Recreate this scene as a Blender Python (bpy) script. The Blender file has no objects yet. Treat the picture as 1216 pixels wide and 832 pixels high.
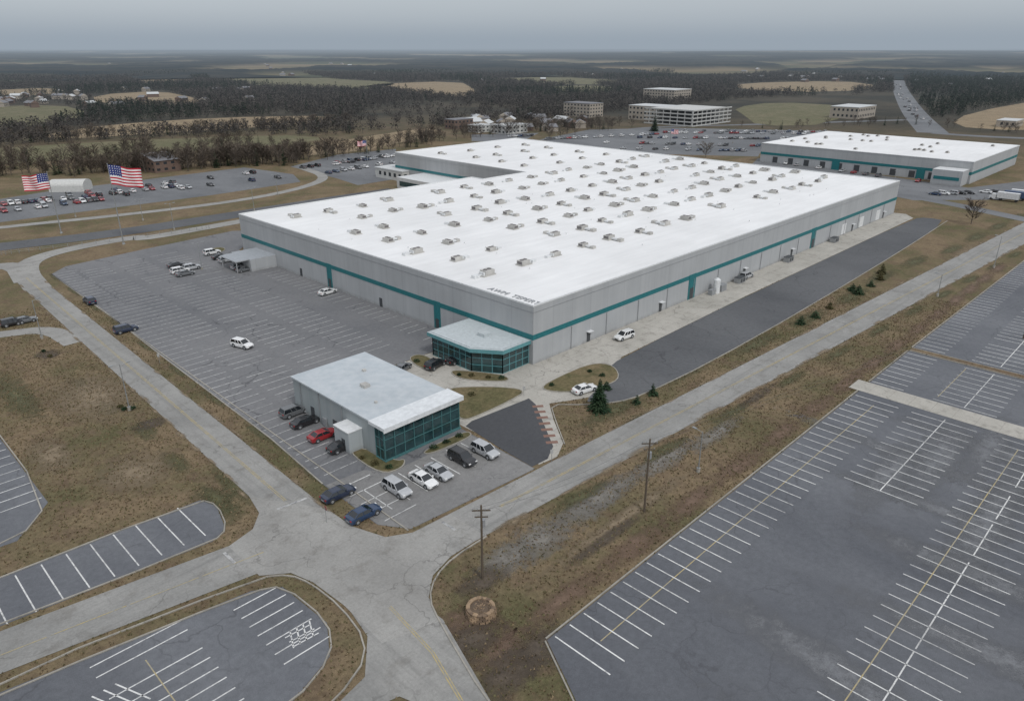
import bpy, bmesh, math, random
import numpy as np
from mathutils import Vector, Matrix, noise
from mathutils.geometry import tessellate_polygon
random.seed(11); rng=np.random.default_rng(5)
S=bpy.context.scene
S.view_settings.view_transform='Standard'; S.view_settings.look='None'; S.view_settings.exposure=0
# ---------------------------------------------------------------- site frame
# world X / Y run along the two faces of the warehouse, origin at its near corner
CAM=(-100.8,-93.1,60.0); HEAD=math.radians(44.5); PIT=math.radians(22.5); FPX=866.0
fx,fy=math.cos(HEAD),math.sin(HEAD); rx_,ry_=fy,-fx
cp,sp=math.cos(PIT),math.sin(PIT)
def G(px,py,h=0.0):           # survey: aerial-photo reading -> ground plan metres
    a=px-608; b=py-416
    F=FPX*cp-b*sp; D=FPX*sp+b*cp
    k=(CAM[2]-h)/D; f=F*k; r=a*k
    return (CAM[0]+f*fx+r*rx_, CAM[1]+f*fy+r*ry_)
def P(x,y,z=0):
    dx=x-CAM[0]; dy=y-CAM[1]; f=dx*fx+dy*fy; r=dx*rx_+dy*ry_; d=CAM[2]-z
    zc=f*cp+d*sp; yc=-f*sp+d*cp
    return 608+FPX*r/zc, 416+FPX*yc/zc
cam=bpy.data.cameras.new('camera'); co=bpy.data.objects.new('camera',cam); S.collection.objects.link(co)
co.location=CAM; co.rotation_euler=(math.radians(90)-PIT,0,HEAD-math.radians(90))
cam.sensor_width=36; cam.lens=FPX/1216*36; cam.clip_end=200000; cam.clip_start=1; S.camera=co
# ---------------------------------------------------------------- light
w=bpy.data.worlds.new('World'); S.world=w; w.use_nodes=True; nt=w.node_tree; nt.nodes.clear()
sd=Vector((-0.25,-1.0,0)).normalized(); EL=math.radians(50)
sunv=Vector((sd.x*math.cos(EL),sd.y*math.cos(EL),math.sin(EL)))
o=nt.nodes.new('ShaderNodeOutputWorld'); add=nt.nodes.new('ShaderNodeAddShader')
sky=nt.nodes.new('ShaderNodeTexSky'); sky.sky_type='NISHITA'; sky.sun_disc=False; sky.sun_elevation=EL; sky.sun_rotation=math.atan2(sd.x,sd.y)
hs=nt.nodes.new('ShaderNodeHueSaturation'); hs.inputs['Saturation'].default_value=0.35
b1=nt.nodes.new('ShaderNodeBackground'); b1.inputs[1].default_value=0.05
b2=nt.nodes.new('ShaderNodeBackground'); b2.inputs[1].default_value=1
tc=nt.nodes.new('ShaderNodeTexCoord'); sx=nt.nodes.new('ShaderNodeSeparateXYZ'); cr=nt.nodes.new('ShaderNodeValToRGB')
cr.color_ramp.elements[0].position=0.0; cr.color_ramp.elements[0].color=(.36,.39,.42,1)
cr.color_ramp.elements[1].position=0.7; cr.color_ramp.elements[1].color=(.63,.65,.69,1)
e=cr.color_ramp.elements.new(0.09); e.color=(.325,.35,.38,1)
mp=nt.nodes.new('ShaderNodeMapping'); mp.inputs['Scale'].default_value=(1.5,1.5,9)
nz=nt.nodes.new('ShaderNodeTexNoise'); nz.inputs['Scale'].default_value=1.6; nz.inputs['Detail'].default_value=5
mr=nt.nodes.new('ShaderNodeMapRange'); mr.inputs['From Min'].default_value=.3; mr.inputs['From Max'].default_value=.7; mr.inputs['To Min'].default_value=.93; mr.inputs['To Max'].default_value=1.07
mul=nt.nodes.new('ShaderNodeVectorMath'); mul.operation='SCALE'
L=nt.links.new
L(tc.outputs['Generated'],sx.inputs[0]); L(sx.outputs['Z'],cr.inputs[0]); L(tc.outputs['Generated'],mp.inputs[0]); L(mp.outputs[0],nz.inputs[0]); L(nz.outputs[0],mr.inputs[0])
L(cr.outputs[0],mul.inputs[0]); L(mr.outputs[0],mul.inputs['Scale']); L(mul.outputs[0],b2.inputs[0]); L(sky.outputs[0],hs.inputs['Color']); L(hs.outputs[0],b1.inputs[0])
L(b1.outputs[0],add.inputs[0]); L(b2.outputs[0],add.inputs[1]); L(add.outputs[0],o.inputs[0])
sl=bpy.data.lights.new('sun','SUN'); sl.energy=1.5; sl.angle=math.radians(10); sl.color=(1,.98,.95)
so=bpy.data.objects.new('sun',sl); S.collection.objects.link(so); so.rotation_euler=sunv.to_track_quat('Z','Y').to_euler()
# ---------------------------------------------------------------- material helpers
class NT:
    def __init__(s,name):
        s.m=bpy.data.materials.new(name); s.m.use_nodes=True; s.t=s.m.node_tree
        s.b=s.t.nodes['Principled BSDF']; s.out=s.t.nodes['Material Output']
        s.g=s.t.nodes.new('ShaderNodeNewGeometry'); s.pos=s.g.outputs['Position']
    def n(s,t): return s.t.nodes.new(t)
    def l(s,a,b): s.t.links.new(a,b)
    def noise(s,scale,detail=4,rough=.6,stretch=None,vec=None,dist=0):
        v=vec or s.pos
        if stretch:
            m=s.n('ShaderNodeMapping'); m.inputs['Scale'].default_value=stretch; s.l(v,m.inputs[0]); v=m.outputs[0]
        x=s.n('ShaderNodeTexNoise'); x.inputs['Scale'].default_value=scale; x.inputs['Detail'].default_value=detail; x.inputs['Roughness'].default_value=rough; x.inputs['Distortion'].default_value=dist
        s.l(v,x.inputs['Vector']); return x.outputs[0]
    def mr(s,v,a,b,c=0,d=1):
        x=s.n('ShaderNodeMapRange'); s.l(v,x.inputs[0])
        for i,k in enumerate((a,b,c,d)): x.inputs[i+1].default_value=k
        return x.outputs[0]
    def mix(s,f,a,b,mode='MIX'):
        x=s.n('ShaderNodeMix'); x.data_type='RGBA'; x.blend_type=mode
        if isinstance(f,(int,float)): x.inputs[0].default_value=f
        else: s.l(f,x.inputs[0])
        for i,c in ((6,a),(7,b)):
            if isinstance(c,tuple): x.inputs[i].default_value=(c[0],c[1],c[2],1)
            else: s.l(c,x.inputs[i])
        return x.outputs[2]
    def val(s,c,f):
        x=s.n('ShaderNodeVectorMath'); x.operation='SCALE'
        if isinstance(c,tuple): x.inputs[0].default_value=c
        else: s.l(c,x.inputs[0])
        s.l(f,x.inputs['Scale']); return x.outputs[0]
    def math(s,op,a,b=None):
        x=s.n('ShaderNodeMath'); x.operation=op
        for i,c in enumerate((a,b)):
            if c is None: continue
            if isinstance(c,(int,float)): x.inputs[i].default_value=c
            else: s.l(c,x.inputs[i])
        return x.outputs[0]
    def fin(s,col,rough=.9,bump=None,bs=.3,bd=.1,metal=0,spec=None):
        if isinstance(col,tuple): s.b.inputs['Base Color'].default_value=(*col,1)
        else: s.l(col,s.b.inputs['Base Color'])
        s.b.inputs['Roughness'].default_value=rough; s.b.inputs['Metallic'].default_value=metal
        if spec is not None: s.b.inputs['Specular IOR Level'].default_value=spec
        if bump is not None:
            x=s.n('ShaderNodeBump'); x.inputs['Strength'].default_value=bs; x.inputs['Distance'].default_value=bd; s.l(bump,x.inputs['Height']); s.l(x.outputs[0],s.b.inputs['Normal'])
        return s.m
def plain(name,col,rough=.6,metal=0,var=.12,scale=1.5):
    n=NT(name); return n.fin(n.val(col,n.mr(n.noise(scale,3),.3,.7,1-var,1+var)),rough,metal=metal)
def asphalt(name,a,b,crackc=(.04,.04,.045),stain=.35,crs=.11,crk=.65):
    n=NT(name)
    big=n.mr(n.noise(.03,5,.62,dist=.4,stretch=(1,.55,1)),.36,.64)
    c=n.mix(big,a,b)
    st=n.mr(n.noise(.09,5,.6,stretch=(1,.35,1)),.5,.72)
    c=n.mix(n.math('MULTIPLY',st,stain),c,tuple(x*.5 for x in a))
    c=n.val(c,n.mr(n.noise(1.2,4,.75),.25,.75,.82,1.18))
    c=n.val(c,n.mr(n.noise(12,1,.6),.25,.75,.84,1.16))
    vv=n.n('ShaderNodeVectorMath'); vv.operation='ADD'; ns=n.n('ShaderNodeTexNoise'); ns.inputs['Scale'].default_value=.25; ns.inputs['Detail'].default_value=4; n.l(n.pos,ns.inputs['Vector'])
    sc=n.n('ShaderNodeVectorMath'); sc.operation='SCALE'; sc.inputs['Scale'].default_value=5; n.l(ns.outputs['Color'],sc.inputs[0]); n.l(n.pos,vv.inputs[0]); n.l(sc.outputs[0],vv.inputs[1])
    vo=n.n('ShaderNodeTexVoronoi'); vo.feature='DISTANCE_TO_EDGE'; vo.inputs['Scale'].default_value=crs; n.l(vv.outputs[0],vo.inputs['Vector'])
    ck=n.mr(vo.outputs[0],.004,.014,1,0)
    ck=n.math('MULTIPLY',ck,n.mr(n.noise(.06,2),.42,.6))
    c=n.mix(n.math('MULTIPLY',ck,crk),c,crackc)
    return n.fin(c,.88)
def concrete(name,a,b,joints=.45,dirt=(.12,.11,.095),streak=None):
    n=NT(name)
    c=n.mix(n.mr(n.noise(.08,5,.65),.35,.65),a,b)
    c=n.mix(n.mr(n.noise(.35,5,.7),.52,.74,0,.6),c,dirt)
    if streak: c=n.mix(n.mr(n.noise(.5,4,.6,stretch=streak),.48,.72,0,.5),c,tuple(x*.62 for x in a))
    c=n.val(c,n.mr(n.noise(3,4,.7),.25,.75,.85,1.15))
    c=n.val(c,n.mr(n.noise(15,1),.25,.75,.9,1.1))
    if joints:
        br=n.n('ShaderNodeTexBrick'); br.offset=0; br.inputs['Scale'].default_value=1; br.inputs['Brick Width'].default_value=4.5; br.inputs['Row Height'].default_value=3.6; br.inputs['Mortar Size'].default_value=.035
        n.l(n.pos,br.inputs['Vector']); c=n.mix(n.math('MULTIPLY',br.outputs['Fac'],joints),c,(.07,.065,.06))
    vo=n.n('ShaderNodeTexVoronoi'); vo.feature='DISTANCE_TO_EDGE'; vo.inputs['Scale'].default_value=.16
    vv=n.n('ShaderNodeVectorMath'); vv.operation='ADD'; ns=n.n('ShaderNodeTexNoise'); ns.inputs['Scale'].default_value=.3; ns.inputs['Detail'].default_value=4; n.l(n.pos,ns.inputs['Vector'])
    sc=n.n('ShaderNodeVectorMath'); sc.operation='SCALE'; sc.inputs['Scale'].default_value=5; n.l(ns.outputs['Color'],sc.inputs[0]); n.l(n.pos,vv.inputs[0]); n.l(sc.outputs[0],vv.inputs[1]); n.l(vv.outputs[0],vo.inputs['Vector'])
    ck=n.math('MULTIPLY',n.mr(vo.outputs[0],.004,.016,1,0),n.mr(n.noise(.07,2),.45,.6)); c=n.mix(n.math('MULTIPLY',ck,.5),c,(.09,.085,.08))
    return n.fin(c,.9)
def grass(name,a,b,c3,far=False):
    n=NT(name)
    c=n.mix(n.mr(n.noise(.045,5,.65,dist=.5),.42,.62),a,b)
    c=n.mix(n.mr(n.noise(.22,5,.7),.48,.64,0,.85),c,c3)
    c=n.val(c,n.mr(n.noise(1.3,5,.75),.25,.75,.62,1.4))
    c=n.val(c,n.mr(n.noise(8,2,.7),.25,.75,.74,1.28))
    if far:
        ln=n.n('ShaderNodeVectorMath'); ln.operation='LENGTH'; n.l(n.pos,ln.inputs[0])
        f=n.mr(ln.outputs['Value'],380,620)
        fc=n.mix(n.mr(n.noise(.01,5,.7),.4,.6),(.035,.034,.027),(.07,.06,.044)); c=n.mix(f,c,fc)
    return n.fin(c,.95,n.noise(4,4,.8),.8,.12,spec=.15)
def paint(name,col,under,wear):
    n=NT(name); k=n.mr(n.noise(1.1,5,.8),wear-.12,wear+.12)
    k2=n.mr(n.noise(.05,2),.3,.6,.45,1)
    return n.fin(n.mix(n.math('MULTIPLY',k,k2),under,col),.8)
MA=asphalt('asphalt_lot_worn',(.115,.118,.125),(.17,.17,.173),stain=.12,crs=.08)
MAS=asphalt('asphalt_lot_pale',(.17,.168,.165),(.235,.23,.222),stain=.12,crs=.2)
MAH=asphalt('asphalt_lot_grey',(.08,.085,.097),(.132,.138,.15),stain=.12,crk=.4)
MAD=asphalt('asphalt_service',(.066,.069,.075),(.10,.103,.108),stain=.15)
MAP=asphalt('asphalt_patch',(.05,.052,.057),(.066,.068,.073),stain=.1)
MAF=asphalt('asphalt_distant',(.11,.115,.122),(.16,.165,.172))
MR=concrete('road_concrete',(.225,.22,.207),(.295,.289,.272),.12)
MRX=concrete('road_concrete_long',(.205,.203,.193),(.275,.27,.256),.1,streak=(.05,1.6,1))
MRY=concrete('road_concrete_cross',(.205,.203,.193),(.28,.275,.26),.1,streak=(1.6,.05,1))
MC=concrete('concrete_apron',(.32,.305,.27),(.41,.39,.35),.4)
MK=concrete('kerb_concrete',(.24,.225,.195),(.34,.32,.28),0)
MG=grass('ground_dry_grass',(.175,.132,.082),(.098,.09,.046),(.125,.09,.06),True)
MGI=grass('island_grass',(.11,.10,.05),(.165,.13,.075),(.085,.082,.04))
MGB=grass('bare_brown_grass',(.15,.11,.072),(.18,.14,.092),(.11,.085,.058))
MFT=grass('field_tan',(.25,.19,.122),(.2,.155,.10),(.28,.225,.145))
MFG=grass('field_olive',(.125,.12,.068),(.165,.145,.09),(.10,.098,.055))
MPW=paint('paint_white',(.68,.68,.66),(.14,.14,.145),.40)
MPF=paint('paint_faded',(.5,.5,.485),(.155,.155,.16),.47)
MPY=paint('paint_yellow',(.42,.33,.14),(.24,.235,.21),.47)
# ---------------------------------------------------------------- mesh helpers
def setup(ob,mats):
    for m in mats: ob.data.materials.append(m)
    S.collection.objects.link(ob); return ob
def mesh_np(name,v,f,mats,mi=None,smooth=False):
    v=np.asarray(v,dtype=np.float32); f=np.asarray(f,dtype=np.int32); k=f.shape[1]
    me=bpy.data.meshes.new(name); me.vertices.add(len(v)); me.vertices.foreach_set('co',v.ravel())
    me.loops.add(f.size); me.loops.foreach_set('vertex_index',f.ravel())
    me.polygons.add(len(f)); me.polygons.foreach_set('loop_start',np.arange(0,f.size,k,dtype=np.int32))
    if mi is not None: me.polygons.foreach_set('material_index',np.asarray(mi,dtype=np.int32))
    me.update(calc_edges=True)
    if smooth: me.shade_smooth()
    return setup(bpy.data.objects.new(name,me),mats)
class B:
    def __init__(s): s.v=[];s.f=[];s.m=[]
    def q(s,pts,m=0):
        i=len(s.v); s.v+= [tuple(p) for p in pts]; s.f.append(tuple(range(i,i+len(pts)))); s.m.append(m)
    def box(s,x0,x1,y0,y1,z0,z1,m=0,T=None,top=None):
        i=len(s.v); p=[(x0,y0,z0),(x1,y0,z0),(x1,y1,z0),(x0,y1,z0),(x0,y0,z1),(x1,y0,z1),(x1,y1,z1),(x0,y1,z1)]
        if T: p=[tuple(T@Vector(c)) for c in p]
        s.v+=p
        for k,fa in enumerate(((0,3,2,1),(4,5,6,7),(0,1,5,4),(1,2,6,5),(2,3,7,6),(3,0,4,7))):
            s.f.append(tuple(i+j for j in fa)); s.m.append(top if (k==1 and top is not None) else m)
    def tube(s,p0,p1,r0,r1,n=8,m=0,cap=True):
        p0=Vector(p0);p1=Vector(p1);d=(p1-p0).normalized(); a=d.orthogonal().normalized(); b=d.cross(a); i=len(s.v)
        for p,r in ((p0,r0),(p1,r1)):
            for k in range(n):
                t=2*math.pi*k/n; s.v.append(tuple(p+a*math.cos(t)*r+b*math.sin(t)*r))
        for k in range(n):
            s.f.append((i+k,i+(k+1)%n,i+n+(k+1)%n,i+n+k)); s.m.append(m)
        if cap: s.f.append(tuple(i+n+k for k in range(n))); s.m.append(m); s.f.append(tuple(i+n-1-k for k in range(n))); s.m.append(m)
    def prism(s,pts,z0,z1,m=0,top=None):
        n=len(pts); i=len(s.v); s.v+=[(p[0],p[1],z0) for p in pts]+[(p[0],p[1],z1) for p in pts]
        for k in range(n): s.f.append((i+k,i+(k+1)%n,i+n+(k+1)%n,i+n+k)); s.m.append(m)
        for t in tessellate_polygon([[Vector((p[0],p[1],0)) for p in pts]]):
            a,b,c=t; 
            if (Vector(pts[b])-Vector(pts[a])).cross(Vector(pts[c])-Vector(pts[a]))<0: b,c=c,b
            s.f.append((i+n+a,i+n+b,i+n+c)); s.m.append(m if top is None else top)
    def ob(s,name,mats,parent=None,loc=None,smooth=False):
        me=bpy.data.meshes.new(name); me.from_pydata(s.v,[],s.f)
        me.polygons.foreach_set('material_index',s.m); me.update()
        if smooth: me.shade_smooth()
        o=setup(bpy.data.objects.new(name,me),mats)
        if parent: o.parent=parent; o.matrix_parent_inverse=Matrix.Translation(-Vector(parent.location))
        if loc: o.location=loc
        return o
def empty(name,loc=(0,0,0)):
    e=bpy.data.objects.new(name,None); e.location=loc; S.collection.objects.link(e); return e
def chaikin(p,n=2,closed=True):
    for _ in range(n):
        q=[]; N=len(p)
        if not closed: q.append(p[0])
        for i in range(N if closed else N-1):
            a=p[i];b=p[(i+1)%N]; q+=[(a[0]*.75+b[0]*.25,a[1]*.75+b[1]*.25),(a[0]*.25+b[0]*.75,a[1]*.25+b[1]*.75)]
        if not closed: q.append(p[-1])
        p=q
    return p
PAVED=[]
def area(p): return sum(p[i][0]*p[(i+1)%len(p)][1]-p[(i+1)%len(p)][0]*p[i][1] for i in range(len(p)))/2
def poly(name,pts,z,mat,smooth=0,paved=True):
    if smooth: pts=chaikin(pts,smooth)
    if area(pts)<0: pts=pts[::-1]
    b=B(); b.v=[(p[0],p[1],z) for p in pts]
    for t in tessellate_polygon([[Vector((p[0],p[1],0)) for p in pts]]):
        a,c,d=t
        if (Vector(pts[c])-Vector(pts[a])).cross(Vector(pts[d])-Vector(pts[a]))<0: c,d=d,c
        b.f.append((a,c,d)); b.m.append(0)
    if paved: PAVED.append(np.array(pts))
    b.ob(name,[mat]); return pts
def offset(p,d,closed):
    N=len(p); out=[]
    for i in range(N):
        a=Vector(p[i-1] if (i>0 or closed) else p[i]); b=Vector(p[(i+1)%N] if (i<N-1 or closed) else p[i]); t=(b-a)
        if t.length<1e-6: t=Vector((1,0))
        t.normalize(); out.append((p[i][0]-t.y*d,p[i][1]+t.x*d))
    return out
def ribbon(name,c,wd,z,mat,sm=2):
    c=chaikin(c,sm,False) if sm else c
    l=offset(c,wd/2,False); r=offset(c,-wd/2,False); b=B()
    for i in range(len(c)-1): b.q([(*r[i],z),(*r[i+1],z),(*l[i+1],z),(*l[i],z)])
    PAVED.append(np.array(l+r[::-1])); b.ob(name,[mat]); return c
KB=B()
def kerb(p,closed=True,z=0.0,h=.14,w=.18):
    o=offset(p,w/2,closed); i=offset(p,-w/2,closed); N=len(p)
    for k in range(N if closed else N-1):
        j=(k+1)%N
        KB.q([(*i[k],z+h),(*i[j],z+h),(*o[j],z+h),(*o[k],z+h)]); KB.q([(*i[k],z-.05),(*i[j],z-.05),(*i[j],z+h),(*i[k],z+h)]); KB.q([(*o[j],z-.05),(*o[k],z-.05),(*o[k],z+h),(*o[j],z+h)])
def island(name,pts,mat=None,sm=2,z=.13):
    pts=chaikin(pts,sm) if sm else pts
    if area(pts)<0: pts=pts[::-1]
    poly(name,pts,z,mat or MGI,0,False); kerb(pts,True,.02); return pts
def lines(name,segs,wd,z,mat):
    b=B()
    for p,q in segs:
        p=Vector(p);q=Vector(q);t=(q-p).normalized(); n=Vector((-t.y,t.x))*wd/2
        b.q([(*(p-n),z),(*(q-n),z),(*(q+n),z),(*(p+n),z)])
    b.ob(name,[mat])
def inside(pts,poly_):
    x,y=pts[:,0],pts[:,1]; r=np.zeros(len(x),bool); px,py=poly_[:,0],poly_[:,1]; j=len(px)-1
    for i in range(len(px)):
        c=((py[i]>y)!=(py[j]>y)); 
        with np.errstate(divide='ignore',invalid='ignore'): xi=(px[j]-px[i])*(y-py[i])/(py[j]-py[i])+px[i]
        r^=c&(x<xi); j=i
    return r
# ---------------------------------------------------------------- ground
b=B(); b.q([(-45000,-45000,0),(45000,-45000,0),(45000,45000,0),(-45000,45000,0)]); b.ob('ground',[MG])
l2=lambda y:-63.5+.035*y
r2=lambda y:-57+.03*y
u1=lambda x:-29.2-.05*x
d1=lambda x:-37-.06*x
lotA=[(-54.6,-22),(-52,-26),(-29,-27.6),(-27.5,20),(1,20),(1,130),(20,150),(12,157),(-20,153),(-44,149),(-49.5,143),(-50,100),(-51.5,60),(-53,10),(-54.4,-8)]
poly('parking_lot',lotA,.02,MA)
poly('parking_lot',[(-54.5,-22),(-52,-25.9),(-29.1,-27.5),(-28.8,-12.5),(-45,-12.5),(-47.8,-9),(-54.2,-8.5)],.0235,MAS)
poly('parking_lot',[(-54,-52.5),(62,-52.5),(62,-130),(-64,-130),(-58,-60)],.02,MAH)
poly('parking_lot',[(64.5,-52.5),(260,-54),(260,-130),(64.5,-130)],.02,MAH)
poly('parking_lot',[(-125,4),(-69,1),(-68,-2),(-69.5,-8),(-72,-9.5),(-125,-4.5)],.02,MAH)
poly('parking_lot',[(-84.5,62),(-84.5,16),(-90,9),(-125,11),(-125,62)],.02,MAH)
poly('parking_lot',[(-125,-13),(-97,-18),(-73,-22),(-70,-24),(-69.5,-33),(-72,-37.5),(-78,-40),(-125,-42)],.02,MAH)
# roads
R1=[(-62,-26.3),(-30,-27.9)]+[(x,u1(x)) for x in range(-20,520,20)]
poly('road',R1+[(x,d1(x)) for x in range(500,-70,-20)],.040,MRX)
poly('road',[(r2(y),y) for y in range(-36,150,10)]+[(l2(y),y) for y in range(144,-40,-10)],.044,MRY)
poly('road',[(-63,-10),(-70,-12.1),(-97,-8),(-130,-3),(-130,-11),(-97,-15.2),(-70,-19.8),(-63,-24)],.048,MRX)
poly('road',[(-60,-33),(-66,-30),(-67.5,-38),(-71,-42.5),(-80,-44.5),(-125,-47),(-125,-53),(-80,-49),(-74,-46),(-70,-47),(-69,-50),(-73,-62),(-84,-100),(-74,-100),(-64,-54),(-60,-42)],.052,MRY)
J=[(r2(-14),-14),(-57.2,-20),(-55.5,-25),(-52,-27),(-46,-27.2),(-46,-34.1),(-52,-34.2),(-56,-35.4),(-58.8,-38),(-60.4,-42),(-67,-40),(-66.6,-32),(-67,-26),(-68,-22.5),(-71,-20.2),(-71,-12),(-67,-10.8),(-64.6,-8),(l2(-3),-3)]
poly('road_junction',J,.056,MR)
c=ribbon('road',[(-56.2,130),(-54.5,150),(-50,164),(-38,171),(-15,172.5),G(170,284),G(290,262),G(400,243)],6.5,.060,MR)
ribbon('road',[(-56,140),G(20,312),G(-60,325)],7,.064,MR)
ribbon('highway',[G(-120,308),G(0,293),G(140,277),G(280,255),G(400,236),G(470,226)],12,.05,MAD)
ribbon('road',[G(-80,280),G(0,270),G(150,255),G(290,238),G(365,222),G(390,210),G(360,200)],5,.05,MR)
ribbon('road',[G(-60,405),G(0,397),G(60,390),(-62,80)],4.5,.03,MR)
# road markings
sg=[]
for x in range(-40,300,8):
    for o_ in (-.14,.14): sg.append(((x,(u1(x)+d1(x))/2+o_),(x+7.8,(u1(x+7.8)+d1(x+7.8))/2+o_)))
for y in range(-8,140,8):
    for o_ in (-.14,.14): sg.append((((l2(y)+r2(y))/2+o_,y),((l2(y+7.8)+r2(y+7.8))/2+o_,y+7.8)))
for o_ in (-.14,.14): sg+=[((-64+o_,-45),(-69+o_,-62)),((-63+o_,-36),(-64+o_,-45)),((-69+o_,-62),(-76+o_,-88))]
for x in range(-124,-74,8): sg.append(((x,-8.3-(x+124)*.145),(x+7.6,-8.3-(x+131.6)*.145)))
lines('road_centre_line',sg,.13,.07,MPY)
sg=[]
for off,l in ((.45,u1),(-.45,d1)):
    for x in range(-10,300,10): sg.append(((x,l(x)-off),(x+9.7,l(x+9.7)-off)))
lines('road_edge_line',sg,.1,.07,MPF)
lines('stop_line',[((-62.4,-9),(-58,-9.5)),((-48,-27.8),(-48,-30.5)),((-72,-12.8),(-72,-15.8))],.4,.071,MPF)
# plaza
plaza=[(-27.7,-27.2),(-24,-27.7),(-20,-25.5),(-15,-19),(-10.8,-14.2),(-5,-17.2),(0,-19),(6,-17.5),(11,-13),(16,-10.6),(73,-9.2),(204,-8.5),(210,-4),(209,1),(1,1),(1,19.8),(-27.6,19.8)]
poly('concrete_plaza',plaza,.03,MC)
drv=[(4,-24.2),(-2,-22.6),(-6,-19),(-3,-17.4),(2,-16.5),(8,-12.5),(15.5,-10.7),(73,-9.3),(204,-8.7),(209,-12),(208,-19),(150,-22),(70,-24.7),(25,-25.2)]
poly('service_road_asphalt',drv,.036,MAD,1)
poly('asphalt_patch',[G(*p) for p in ((553,506),(560,500),(628,473),(636,480),(657,530),(650,545),(632,554),(600,536))],.042,MAP)
kerb(chaikin([(208,-19.2),(150,-22.2),(70,-24.9),(25,-25.4),(4,-24.4),(-2,-22.8),(-7,-19),(-10.9,-14.6),(-15,-19.4),(-20.2,-26)],1,False),False,.02)
island('grass_island',[G(*p) for p in ((638,462),(665,447),(703,431),(730,434),(737,452),(705,461),(670,467))])
island('grass_island',[G(*p) for p in ((528,461),(580,459),(628,463),(604,477),(572,492),(548,501),(536,483),(545,470))])
island('grass_island',[G(*p) for p in ((484,425),(500,420),(520,431),(512,440),(496,436))])
island('grass_island',[G(*p) for p in ((532,440),(560,441),(600,446),(606,453),(575,453),(545,450))])
island('grass_island',[G(*p) for p in ((412,536),(430,531),(470,548),(482,545),(478,556),(452,564))])
island('grass_island',[G(*p) for p in ((500,537),(552,512),(562,516),(548,524),(510,540))])
island('grass_island',[G(*p) for p in ((238,299),(262,293),(270,297),(250,304))])
island('grass_island',[(62.2,-52.6),(64.3,-52.6),(64.3,-128),(62.2,-128)],MGB,0)
poly('footpath',[(34.5,-50.5),(39.5,-50.5),(39.5,-125),(33.8,-125)],.05,MC)
b=B()
for i in range(7):
    t=i/6; x=-12+(-20+12)*t; y=-14.5+(-25+14.5)*t; T=Matrix.Translation((x-1.1,y+1.0,0))@Matrix.Rotation(math.atan2(-10.5,-8),4,'Z')
    b.box(-.42,.42,-1.0,1.0,.03,.047,0,T)
b.ob('brick_path_bands',[plain('brick_red',(.19,.11,.085),.9)])
# kerbs
kerb(lotA[-5:][::-1]+[(-52.5,-26.1)],False,.0); kerb([(-54,-52.3),(34.3,-52.3)],False,0); kerb([(39.8,-52.3),(62,-52.3)],False,0); kerb([(64.5,-52.3),(260,-53.8)],False,0)
kerb([(-54.3,-52.5),(-58.3,-60),(-64.3,-130)],False,0)
kerb(chaikin([(-46,-34.5),(-52,-34.6),(-56,-35.8),(-59,-38.3),(-60.6,-42.2),(-64.4,-54),(-70,-80)],1,False),False,.02)
kerb(chaikin([(-110,-18.5),(-97,-16),(-71,-20.6),(-68.3,-22.7),(-67.3,-26),(-67,-32),(-68,-38.5),(-71.2,-41.8),(-80,-44),(-110,-46)],1,False),False,.02)
kerb(chaikin([(-110,-17.5),(-97,-18.2),(-73,-22.2),(-69.8,-24),(-69.3,-33),(-71.8,-37.7),(-78,-40.2),(-110,-41.5)],1,False),False,0)
kerb(chaikin([(-110,2.8),(-69,1.2),(-67.8,-2),(-69.3,-8.2),(-72,-9.7),(-110,-5.2)],1,False),False,0)
kerb(chaikin([(-84.3,62),(-84.3,16),(-90,8.8),(-110,10.3)],1,False),False,0)
KB.ob('kerb',[MK])
# parking markings
sg=[]
def row_y(xf,y0,y1,ln,st=2.8,skip=.0):
    y=y0
    while y<y1:
        if random.random()>=skip: x=xf(y) if callable(xf) else xf; sg.append(((x,y),(x+ln,y)))
        y+=st
def row_x(y,x0,x1,ln,st=2.8,skip=0.):
    x=x0
    while x<x1:
        if random.random()>=skip: sg.append(((x,y),(x,y+ln)))
        x+=st
row_y(lambda y:-52.8+.028*y,-6,145,6)
row_y(-7,24,100,5.6,2.8,.1)
for xc in (-40,-29,-18): row_y(xc-4.2,30 if xc>-35 else 22,142,8.4,2.8,.12)
lines('parking_markings',sg,.2,.028,MPF)
sg=[]; row_x(-20.5,-51,-29,7,3.2); row_y(-53.4,-22,-9,5.5)
row_x(-60.4,-53,34,7.6,2.5)
lines('parking_markings',sg,.17,.046,MPW)
sg=[]
row_x(-73,2,33,10.4,2.5,.04); row_x(-87,-60,33,10.4,2.5,.05); row_x(-104,-60,33,10.4,2.5,.08)
sg.append(((2,-67.8),(33,-67.8)))
for x in range(-60,30,11): sg.append(((x,-81.8),(x+random.uniform(7,11),-81.8)))
for x0,x1 in ((40.5,61),(66,250)):
    row_x(-58.5,x0,x1,5.8,2.5); row_x(-74,x0,x1,10.4,2.5,.05); row_x(-92,x0,x1,10.4,2.5,.05)
    sg.append(((x0,-68.8),(x1,-68.8)))
lines('parking_markings',sg,.15,.028,MPW)
sg=[]; row_x(-7.6,-112,-70,9,2.85); row_y(-76,-35,-22.5,5.6,1.9); row_y(-90.5,-38,-20,9.5,1.9,.1); row_y(-108,-38,-20,10,2.2)
row_y(-90,18,60,5.2,2.8); row_y(-105,14,60,10,2.8)
hx,hy=-72.6,-32.5
for i in range(4): sg.append(((hx-1.5+i*.8,hy-1.2),(hx-.5+i*.8,hy+1.3)))
for i in range(3): sg.append(((hx-1.4,hy-1.0+i*.9),(hx+1.6,hy-1.2+i*.9)))
for i in range(7): sg.append(((-96+i*1.1,-25),(-94.2+i*1.1,-29.5)))
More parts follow.
